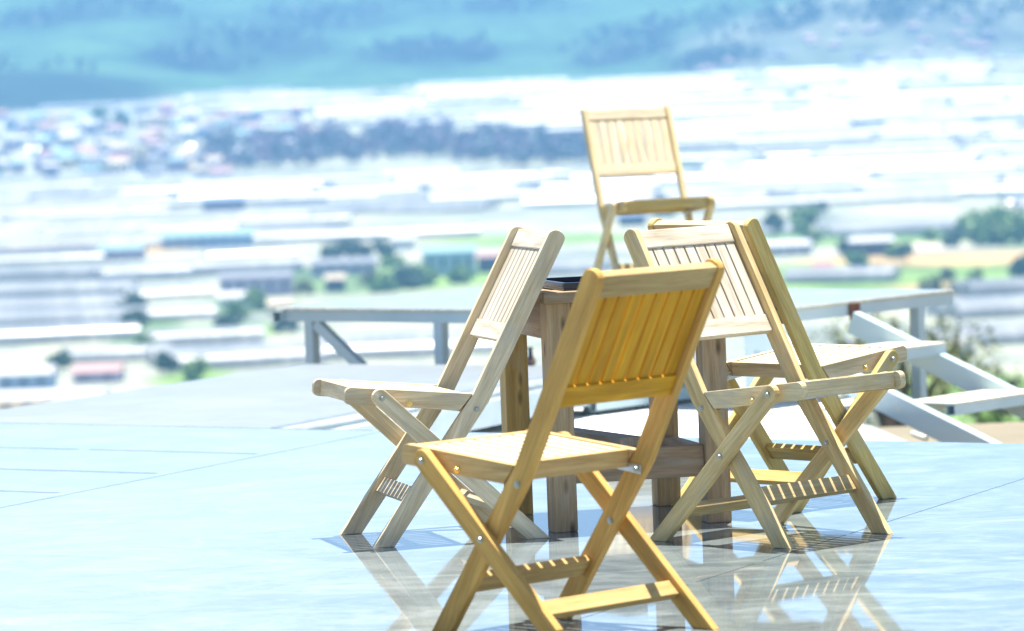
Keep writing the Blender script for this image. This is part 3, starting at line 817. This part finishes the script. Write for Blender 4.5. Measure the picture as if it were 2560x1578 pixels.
NEAR = [
    (-60, 868, 350, 850, 18, 3.2, 2, 0, 'lowest long white greenhouse of the left stack, nearest the terrace slab'),
    (-60, 822, 335, 812, 16, 3.0, 2, 0, 'white greenhouse with glinting eave in the left stack above the lowest one'),
    (-60, 790, 322, 778, 16, 2.9, 2, 0, 'bright white greenhouse in the middle of the left stack'),
    (-60, 750, 320, 738, 16, 3.0, 2, 0, 'white greenhouse second from the top of the left stack'),
    (-60, 708, 280, 698, 16, 2.8, 2, 1, 'pale greenhouse at the top of the left stack'),
    (258, 705, 488, 690, 14, 3.0, 2, 0, 'white greenhouse with two roof bands right of the left stack'),
    (318, 752, 540, 736, 14, 2.6, 1, 0, 'white greenhouse with a dark open front between the left stack and the lilac shed'),
    (485, 690, 760, 676, 20, 3.4, 3, 0, 'white greenhouse behind the lilac shed'),
    (340, 806, 548, 792, 10, 2.4, 1, 0, 'small very bright greenhouse above the green yard'),
    (385, 872, 670, 850, 12, 2.6, 2, 0, 'bright greenhouse below the green yard at the slab edge'),
    (425, 930, 830, 890, 26, 2.6, 3, 0, 'large white greenhouse just behind the left end of the steel platform'),
    (150, 910, 425, 900, 8, 2.2, 1, 0, 'white lean-to roof above the faded red shed'),
    (770, 905, 1300, 880, 30, 3.0, 3, 0, 'large white greenhouse seen under the steel platform'),
    (590, 612, 1200, 592, 22, 3.4, 2, 0, 'long bright greenhouse above the dark green hedge'),
    (-60, 640, 470, 612, 30, 4.0, 3, 2, 'wide cream white greenhouse above the tan bank on the left'),
    (-60, 590, 480, 565, 30, 3.8, 3, 2, 'hazy cream greenhouse behind the wide one above the tan bank'),
    (1960, 712, 2235, 706, 14, 3.0, 2, 1, 'flat grey white greenhouse just above the right part of the platform'),
    (2080, 596, 2560, 560, 16, 3.2, 2, 0, 'long white greenhouse behind the green bushes on the right'),
    (2400, 800, 2640, 775, 20, 3.2, 2, 0, 'white greenhouse at the right edge beside the hazy tree'),
    (2380, 870, 2640, 850, 20, 3.2, 2, 0, 'white greenhouse at the right edge level with the top stair tread'),
    (2430, 745, 2640, 730, 14, 3.0, 2, 1, 'grey white greenhouse with dark openings below the tan field at the right edge'),
    (2180, 900, 2420, 880, 20, 3.0, 2, 0, 'white greenhouse glimpsed through the stairs on the right'),
    (1340, 690, 1500, 686, 20, 3.0, 2, 0, 'pale greenhouse between the left chair and the raised chair'),
    (1900, 592, 2010, 586, 12, 2.6, 1, 0, 'small white greenhouse left of the round green tree'),
]
NEAR += [
    (-60, 540, 470, 520, 22, 3.2, 2, 2, 'third cream greenhouse row above the tan bank on the left'),
    (-60, 505, 430, 488, 22, 3.2, 2, 0, 'fourth pale greenhouse row above the tan bank, below the town'),
    (470, 565, 640, 552, 16, 3.0, 2, 2, 'cream greenhouse beside the dark blue roofed shed'),
    (640, 545, 1210, 528, 22, 3.0, 2, 0, 'long pale greenhouse behind the long bright one above the hedge'),
    (820, 516, 1340, 498, 22, 3.0, 2, 0, 'upper pale greenhouse in the centre, below the added glint panel'),
    (-60, 668, 260, 655, 12, 2.8, 1, 1, 'low grey white greenhouse right below the tan bank'),
    (520, 655, 745, 645, 12, 2.8, 1, 0, 'bright greenhouse strip behind the white one with the lilac shed'),
]
for a in NEAR: gh_px(*a)

# terraced rows of greenhouses filling the far valley
rows = 0
cnt = 0
Y = 1190.0
while Y < 2430:
    wspan = 0.145 * Y
    x = -wspan + random.uniform(-30, 0)
    while x < wspan:
        L = random.choice((random.uniform(20, 50), random.uniform(40, 105))); D = random.uniform(14, 30)
        cx = x + L / 2
        u = W0 / 2 + (cx * math.cos(ROLL)) / Y * FPX
        p = Vector((cx, Y, TZ(cx, Y)))
        dv = p - CP
        uu = W0 / 2 + dv.dot(CR) / dv.dot(CF) * FPX; vv = H0 / 2 - dv.dot(CU) / dv.dot(CF) * FPX
        town = uu < 860 and 285 < vv < 455
        belt = 620 < uu < 1500 and 318 < vv < 452
        mid = (uu > 590 and vv > 520) or vv > 640
        gap = random.random() < 0.06 or (1700 < uu < 1960 and 375 < vv < 470 and random.random() < 0.6) or (2000 < uu and vv > 545) or (800 < uu < 1020 and 205 < vv < 245)
        if not (town or belt or gap or mid or cover(cx, Y + 18)[0] < 0.2):
            side = 'left of the raised chair' if uu < 1480 else ('right of the raised chair' if uu > 1690 else 'behind the raised chair')
            dist = 'farthest terraces below the mountain' if vv < 300 else ('middle terraces of the valley' if vv < 430 else 'nearer terraces of the valley')
            tone = random.choices((0, 1, 2), (0.66, 0.2, 0.14))[0] if vv < 470 else 2 if uu < 590 else 0
            lab = ('bright white', 'greyish', 'cream white')[tone] + ' greenhouse in the ' + dist + ', ' + side
            greenhouse(Vector((cx, Y, TZ(cx, Y))), random.gauss(0, 0.11), L, D, random.uniform(0.9, 1.5), max(1, round(D / random.uniform(8, 12))), random.uniform(1.7, 2.6), tone, lab,
                       'blurred greenhouse blocks, ' + dist + ', ' + side, cnt)
            cnt += 1
        x += L + random.uniform(1.0, 5) if random.random() < 0.86 else L + random.uniform(8, 22)
    Y += random.uniform(24, 38)

# ------------------------------------------------------------------ houses
def house(p, ang, wd, dp, h, rise, wall, roof, label, group=None, flat=False):
    root = empty('house', p, ang, label, 'house', group)
    b = MB(); b.box(-wd / 2, wd / 2, 0, dp, -1.5, h); b.obj('wall', wall, root)
    b = MB(); e = 0.35
    if flat:
        b.box(-wd / 2 - e, wd / 2 + e, -e, dp + e, h + 0.01, h + 0.35)
    else:
        b.add([(-wd / 2 - e, -e, h), (wd / 2 + e, -e, h), (wd / 2 + e, dp + e, h), (-wd / 2 - e, dp + e, h), (-wd / 2 - e, dp / 2, h + rise), (wd / 2 + e, dp / 2, h + rise)],
              [(0, 1, 5, 4), (2, 3, 4, 5), (0, 4, 3), (1, 2, 5), (3, 2, 1, 0)])
        b.v = [(a, c, d + 0.01) for a, c, d in b.v]
    b.obj('roof', roof, root)
    nwin = max(1, int(wd / 3))
    for k in range(nwin):
        xx = -wd / 2 + wd * (k + 0.5) / nwin
        b = MB(); b.box(xx - 0.5, xx + 0.5, -0.06, -0.003, h * 0.35, h * 0.75); b.obj('window', M_win, root)
    return root


M_win = plain('dark window', (0.04, 0.06, 0.09), 0.15, 0, 0.1, 1)
HW = {'white': plain('white house wall', (0.75, 0.74, 0.70), 0.8, 0, 0.1, 0.5), 'grey': plain('grey house wall', (0.42, 0.42, 0.42), 0.8, 0, 0.15, 0.5), 'lilac': plain('lilac house wall', (0.42, 0.36, 0.46), 0.8, 0, 0.1, 0.5),
      'cream': plain('cream house wall', (0.72, 0.60, 0.42), 0.8, 0, 0.1, 0.5), 'blue': plain('blue house wall', (0.28, 0.38, 0.52), 0.8, 0, 0.1, 0.5), 'dark': plain('dark shed wall', (0.06, 0.06, 0.09), 0.8, 0, 0.2, 0.5)}
HR = {'red': plain('red roof', (0.34, 0.14, 0.12), 0.7, 0, 0.15, 0.6), 'pink': plain('faded red roof', (0.36, 0.22, 0.20), 0.7, 0, 0.15, 0.6), 'white': plain('white roof', (0.45, 0.45, 0.44), 0.6, 0, 0.1, 0.6),
      'teal': plain('teal roof', (0.20, 0.34, 0.33), 0.6, 0, 0.1, 0.6), 'cream': plain('cream roof', (0.42, 0.35, 0.24), 0.7, 0, 0.1, 0.6), 'grey': plain('grey roof', (0.17, 0.18, 0.20), 0.7, 0, 0.15, 0.6), 'blue': plain('blue roof', (0.12, 0.17, 0.27), 0.6, 0, 0.1, 0.6)}
# town on the left
spots = []
for k in range(700):
    u, v = random.uniform(-40, 830), random.uniform(292, 448)
    if u > 560 and v > 440 - (u - 560) * 0.25: continue
    if all(abs(u - a) > 21 or abs(v - b_) > 9 for a, b_ in spots): spots.append((u, v))
    if len(spots) > 120: break
for (u, v) in spots:
    p = onT(u, v)
    rc = random.choices(('pink', 'white', 'teal', 'cream', 'grey', 'red'), (3, 4, 1.6, 2, 4, 1.4))[0]
    wc = random.choices(('white', 'grey', 'lilac', 'cream', 'blue'), (3, 3, 3, 1.5, 1.5))[0]
    where = 'near the mountain foot' if v < 330 else ('in the middle' if v < 390 else 'along the lower edge')
    side = 'left' if u < 280 else ('centre' if u < 560 else 'right')
    rn = {'pink': 'faded red', 'red': 'bright red'}.get(rc, rc)
    house(p, random.uniform(-0.35, 0.35), random.uniform(4.5, 8.5), random.uniform(5, 8), random.uniform(2.4, 5.5), random.uniform(1.0, 2.2), HW[wc], HR[rc],
          f'{rn} roofed {wc} house {where} of the hazy town, {side} part', 'houses of the hazy town on the left', random.random() < 0.25)
# hillside settlement on the right spur
for k in range(30):
    u = random.uniform(1720, 2580); v = random.uniform(60, 185) - (u - 1720) * 0.035
    top = np.interp(u, [1700, 2050, 2200, 2560], [175, 62, 35, 35]) + 10
    if v < top: v = top + random.uniform(0, 25)
    p = onT(u, v)
    rc = random.choices(('pink', 'cream', 'grey'), (3, 1, 4))[0]
    wc = random.choice(('lilac', 'grey', 'lilac'))
    house(p, random.uniform(-0.4, 0.4), random.uniform(4.5, 8), 6, random.uniform(2.2, 3.6), 1.2, HW[wc], HR[rc],
          f'{"faded red" if rc == "pink" else rc} roofed {wc} house on the hill spur at upper right', 'houses on the hill spur at upper right')
for (u, v, wd, h, wc, rc, lab) in (
        (418, 318, 13, 5, 'cream', 'pink', 'large orange roofed house standing out above the town'), (640, 742, 17, 4.6, 'lilac', 'grey', 'lilac walled shed in front of a white greenhouse'),
        (1125, 690, 13, 6, 'blue', 'teal', 'blue grey house with turquoise roof left of the table'), (1225, 682, 6, 4, 'dark', 'pink', 'dark house with faded roof beside the left chair'),
        (860, 690, 16, 3.2, 'lilac', 'grey', 'long low lilac house below the dark hedge'), (1010, 625, 6, 3, 'white', 'white', 'small white hut right of the dark hedge'),
        (240, 958, 8, 1.9, 'lilac', 'pink', 'faded red roofed lilac shed at lower left'), (60, 975, 9, 2.6, 'blue', 'white', 'white roofed shed with blue base at lower left'),
        (120, 1030, 16, 2.0, 'cream', 'white', 'pale cream roof just beyond the slab at the left edge'), (2180, 640, 11, 3.6, 'dark', 'white', 'dark purple hut with white roof on the right'),
        (560, 525, 14, 2.8, 'dark', 'blue', 'dark blue roofed shed in the white fields left of centre'), (700, 790, 5, 2.4, 'cream', 'cream', 'small cream hut at the tube end of the platform'),
        (840, 730, 4.5, 3.0, 'dark', 'cream', 'small dark hut above the platform edge'), (520, 620, 26, 3.6, 'blue', 'teal', 'wide pale turquoise roofed hall on the left'),
        (300, 652, 12, 3.2, 'lilac', 'teal', 'lilac shed above the twin band greenhouse'), (2060, 690, 4, 2.2, 'white', 'red', 'tiny red roofed hut behind the right chairs'),
        (590, 770, 7, 2.4, 'white', 'white', 'white tarp covered hut in the green yard'), (1580, 565, 8, 3, 'dark', 'blue', 'dark shed under the raised chair seat'), (1960, 640, 14, 2.6, 'grey', 'white', 'low white roofed building right of the stacked chairs')):
    p = onT(u, v)
    house(p, random.uniform(-0.08, 0.08), wd, min(wd, 9), h, 1.2, HW[wc], HR[rc], lab)

# ------------------------------------------------------------------ trees
def leaf_mat(name, col):
    m, n, p = newmat(name)
    oi = n.nodes.new('ShaderNodeObjectInfo'); geo = n.nodes.new('ShaderNodeNewGeometry')
    t = N(n, 'ShaderNodeTexNoise', Scale=0.9, Detail=4.0); n.links.new(geo.outputs['Position'], t.inputs['Vector'])
    n.links.new(ramp(n, t.outputs[0], [(0.3, tuple(c * 0.55 for c in col)), (0.7, tuple(c * 1.5 for c in col))]), p.inputs['Base Color'])
    p.inputs['Roughness'].default_value = 0.6
    return m


M_leaf = [leaf_mat('bright leaves', (0.14, 0.25, 0.05)), leaf_mat('dark leaves', (0.05, 0.105, 0.045)), leaf_mat('olive leaves', (0.17, 0.20, 0.06))]
M_bark = plain('bark', (0.12, 0.085, 0.06), 0.9, 0, 0.3, 8)


def crown(r, hh, n, leaf, rng, lobes=9):
    b = MB()
    L = []
    for k in range(lobes):
        a, e = rng.uniform(0, 6.28), rng.uniform(-0.5, 1.2)
        L.append((Vector((math.cos(a) * math.cos(e) * r * 0.62, math.sin(a) * math.cos(e) * r * 0.62, math.sin(e) * hh * 0.55)), rng.uniform(0.32, 0.55) * r))
    for k in range(n):
        c, rr = rng.choice(L)
        d = Vector((rng.gauss(0, 1), rng.gauss(0, 1), rng.gauss(0, 1))).normalized() * rr * rng.uniform(0.45, 1.05)
        p = c + d; q = Vector((rng.gauss(0, 1), rng.gauss(0, 1), rng.gauss(0.6, 1))).normalized()
        a = q.orthogonal().normalized() * leaf * rng.uniform(0.6, 1.3); e = q.cross(a)
        b.add([p - a * 0.5, p + e * 0.4, p + a * 0.5, p - e * 0.4], [(0, 1, 2, 3)])
    return b


def tree(p, h, r, kind, label, group, n=420, leaf=0.5, name='tree', seed=0):
    rng = random.Random(seed)
    root = empty(name, p, rng.uniform(0, 6.28), label, 'tree' if name == 'tree' else name, group)
    b = MB(); th_ = h - r * 0.9
    b.cyl((0, 0, -0.6), (0, 0, th_), 0.05 * h * 0.6, 8, r1=0.02 * h)
    for k in range(5):
        a = k * 1.26 + rng.uniform(-.3, .3)
        b.cyl((0, 0, th_ * 0.7 + k * 0.04 * h), (math.cos(a) * r * 0.55, math.sin(a) * r * 0.55, th_ + r * 0.5), 0.018 * h, 6, r1=0.006 * h)
    b.obj('trunk', M_bark, root)
    c = crown(r, r * 1.1, n, leaf, rng)
    c.v = [(x, y, z + h - r * 0.95) for x, y, z in c.v]
    c.obj('crown', M_leaf[kind], root)
    return root


TREES = [
    (2012, 604, 7, 3.2, 0, 'round bright green tree right of the stacked chairs'), (1935, 626, 8, 2.2, 1, 'narrow dark tree beside the backrest of the rearmost terrace chair'),
    (2052, 545, 4, 1.8, 1, 'small dark tree above the round green tree'), (2265, 662, 4.0, 1.6, 1, 'small round bush in the middle of the green slope on the right'),
    (2470, 612, 6, 3.6, 0, 'large green bush at the foot of the right slope'), (2540, 612, 6.5, 3.4, 0, 'green bush at the right edge above the tan field'),
    (2390, 616, 3.5, 2.2, 1, 'dark low bush left of the large green bush'), (2330, 605, 3, 1.6, 0, 'small green bush at the end of the pale track'),
    (2370, 712, 3, 1.4, 1, 'dark shrub on the tan field at the right'), (2440, 705, 2.5, 1.4, 0, 'green shrub on the tan field at the right'),
    (2120, 640, 4, 1.9, 1, 'dark bush below the purple hut'), (2030, 620, 4, 2.0, 0, 'green bush left of the purple hut'), (2200, 700, 2.5, 1.5, 2, 'olive shrub above the platform corner'),
    (1020, 722, 4.2, 2.6, 1, 'dark shrub above the platform behind the left chair'), (1065, 715, 4, 2.4, 0, 'green shrub beside the blue house'), (960, 730, 3.6, 2.4, 0, 'bright green shrub above the platform edge'), (1150, 708, 3.6, 2.3, 0, 'green shrub right of the blue house'),
    (900, 660, 4.5, 2.2, 1, 'left bush of the dark hedge'), (830, 664, 4.5, 2.4, 1, 'end bush of the dark hedge beside the white greenhouse'), (955, 655, 4.5, 2.2, 1, 'right bush of the dark hedge'), (870, 658, 5, 2.0, 1, 'taller bush of the dark hedge'),
    (330, 790, 4.2, 2.2, 1, 'dark tree at the right end of the left greenhouse stack'), (342, 845, 4.5, 2.2, 1, 'dark tree below the small bright greenhouse'), (365, 880, 3, 1.6, 0, 'bright green shrub at the corner of the left stack'),
    (570, 850, 4, 2.0, 1, 'dark tree in the green yard'), (640, 775, 3.6, 2.0, 0, 'green tree in front of the lilac shed'), (720, 830, 4.2, 2.2, 1, 'dark tree below the open tube end'), (590, 800, 3, 1.8, 0, 'green shrub in the yard'), (760, 740, 3.0, 1.6, 2, 'yellow green shrub beside the lilac shed'),
    (150, 935, 3.4, 1.6, 1, 'dark teal tree beside the faded red shed'), (490, 955, 3.0, 1.6, 0, 'green shrub at the slab edge'), (420, 935, 3.0, 1.5, 1, 'dark shrub at the slab edge'), (700, 720, 3.4, 1.8, 1, 'dark shrub in front of the lilac shed wall'),
    (985, 668, 3.0, 2.2, 0, 'bright green bush in front of the small white hut'), (1085, 682, 3.2, 2.4, 0, 'bright green bush left of the blue house front'), (925, 712, 2.6, 2.2, 2, 'yellow green bush at the near end of the green field'),
    (2495, 585, 6, 3.6, 0, 'tall green bush behind the large green bush on the right'), (2430, 588, 5, 3.0, 0, 'green bush between the low dark bush and the large one'), (2560, 690, 4, 2.4, 1, 'dark shrub at the right edge of the tan field'),
    (2240, 645, 3, 2.0, 0, 'green shrub on the slope beside the pale track'), (2330, 735, 3, 2.0, 2, 'olive shrub below the tan field'), (2140, 668, 3, 2.2, 0, 'green shrub above the grey white greenhouse'),
    (310, 322, 9, 5.5, 1, 'dark blue tree clump above the town'), (252, 312, 9, 4, 0, 'pale tree at the mountain foot above the town'), (575, 322, 5, 3, 1, 'small dark tree right of the orange roofed house'),
    (1660, 545, 5, 2.6, 1, 'dark green tree under the seat of the raised chair'), (1750, 440, 4, 2.6, 0, 'green shrubs right of the raised chair'),
    (1975, 245, 3.5, 3.0, 1, 'tiny dark tree in the far white terraces'), (1868, 240, 3.2, 2.4, 1, 'tiny dark shrub in the far white terraces'), (2280, 324, 3, 1.8, 1, 'tiny dark shrub in the white terraces on the right'), (2410, 340, 3, 2.2, 1, 'tiny dark hedge in the white terraces at far right'),
]
for k, (u, v, h, r, kind, lab) in enumerate(TREES):
    if v > 500: h *= 1.3; r *= 1.5
    tree(onT(u, v), h, r, kind, lab, None, n=420, leaf=r * 0.42, seed=k)
# the hazy tree beyond the stairs
p = aty(2260, 850, 90); p.z = TZ(p.x, p.y)
tree(p, aty(2260, 745, 90).z - p.z, 2.3, 2, 'hazy olive tree with drooping sparse branches behind the stairs', None, n=1500, leaf=0.17, seed=91)
for k, (u, v, yy, r, kind, lab) in enumerate(((2530, 1075, 70, 0.9, 0, 'bright green bush under the right end of the stairs'), (2480, 960, 140, 1.6, 1, 'teal bush between the lower stair treads'), (2230, 970, 120, 1.5, 1, 'dark green bush seen through the stairs'))):
    p = aty(u, v, yy); zt_ = aty(u, v - 60, yy).z; p.z = TZ(p.x, p.y)
    tree(p, zt_ - p.z, r, kind, lab, None, n=350, leaf=0.2, seed=200 + k)

# far tree belt in the valley: one mass nobody could count
belt = MB()
rng = random.Random(5)
for k in range(560):
    u = rng.uniform(520, 1480)
    t = (u - 640) / 850
    vt = np.interp(u, [640, 720, 900, 1100, 1300, 1490], [372, 350, 346, 348, 364, 388]); vb = np.interp(u, [640, 800, 1000, 1200, 1400, 1490], [440, 424, 404, 420, 432, 408])
    v = rng.uniform(vt, vb)
    if mnoise.noise(Vector((u / 55, v / 22, 7.7))) < -0.3: continue
    p = onT(u, v); r = rng.uniform(2.8, 5.2)
    c = crown(r, r * 1.2, 60, r * 0.4, rng, 6)
    belt.add([(x + p.x, y + p.y, z + p.z + r * 1.1) for x, y, z in c.v], c.f, rng.choice((0, 0, 1)))
tag(belt.obj('tree_belt', [leaf_mat('haze tinted blue leaves', (0.07, 0.10, 0.135)), leaf_mat('haze tinted violet leaves', (0.19, 0.14, 0.21))]), kind='stuff')  # distance haze is put into these blue and violet leaf colours
# woods on the mountain: loose canopy
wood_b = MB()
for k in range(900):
    px, py, rx, ry, kk = rng.choice(SHADED_FOREST)
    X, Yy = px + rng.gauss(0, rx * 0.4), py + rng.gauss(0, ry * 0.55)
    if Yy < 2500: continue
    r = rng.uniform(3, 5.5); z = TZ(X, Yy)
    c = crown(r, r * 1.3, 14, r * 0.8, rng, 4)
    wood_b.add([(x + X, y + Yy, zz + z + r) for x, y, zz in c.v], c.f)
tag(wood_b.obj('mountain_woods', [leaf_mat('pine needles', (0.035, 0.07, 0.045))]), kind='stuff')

# added reflectors, tilted to throw sun glints at the camera
M_mirror = plain('glint reflector', (0.85, 0.88, 0.9), 0.3, 1.0, 0.03, 2)
for (u, v, lab) in ((1265, 208, 'added glint panel at the mountain foot, centre'), (1525, 220, 'added glint panel at the mountain foot above the raised chair'), (955, 473, 'added glint panel on the white field left of centre'),
                    (70, 372, 'left added glint panel of the pair in the town'), (95, 372, 'right added glint panel of the pair in the town'), (288, 452, 'added glint panel below the town'), (478, 365, 'added glint panel right of the cream house in the town')):
    yd = onT(u, v + 10).y - 6
    p = aty(u, v, yd)
    root = empty('glint_panel', (p.x, p.y, TZ(p.x, p.y)), 0, lab, 'panel', 'added glint panels far in the valley')
    hz = p.z - TZ(p.x, p.y)
    half = (SUN + (CP - p).normalized()).normalized()
    a = Vector((1, 0, 0)); bb_ = half.cross(a).normalized(); s_ = 0.42
    c0 = Vector((0, 0, hz))
    b = MB()
    top = [c0 + a * s_ * i + bb_ * s_ * j for i, j in ((-1, -1), (1, -1), (1, 1), (-1, 1))]
    b.add(top + [q - half * 0.12 for q in top], [(0, 1, 2, 3), (7, 6, 5, 4), (0, 4, 5, 1), (1, 5, 6, 2), (2, 6, 7, 3), (3, 7, 4, 0)])
    b.obj('panel', M_mirror, root)
    b = MB(); b.cyl((0, 0.15, -0.5), (0, 0.15, hz - 0.15), 0.1, 8); b.obj('stand', M_steel, root)

# ------------------------------------------------------------------ air
m = bpy.data.materials.new('haze'); m.use_nodes = True
n = m.node_tree; n.nodes.remove(n.nodes['Principled BSDF'])
pv = n.nodes.new('ShaderNodeVolumePrincipled')
pv.inputs['Color'].default_value = (0.22, 0.49, 0.84, 1); pv.inputs['Density'].default_value = 0.00025; pv.inputs['Anisotropy'].default_value = 0.0
n.links.new(pv.outputs[0], n.nodes['Material Output'].inputs['Volume'])
b = MB(); b.box(-3200, 3200, -150, 7600, -52, 205)
o = b.obj('haze', m); tag(o, kind='stuff')
m.cycles.homogeneous_volume = True if hasattr(m.cycles, 'homogeneous_volume') else None
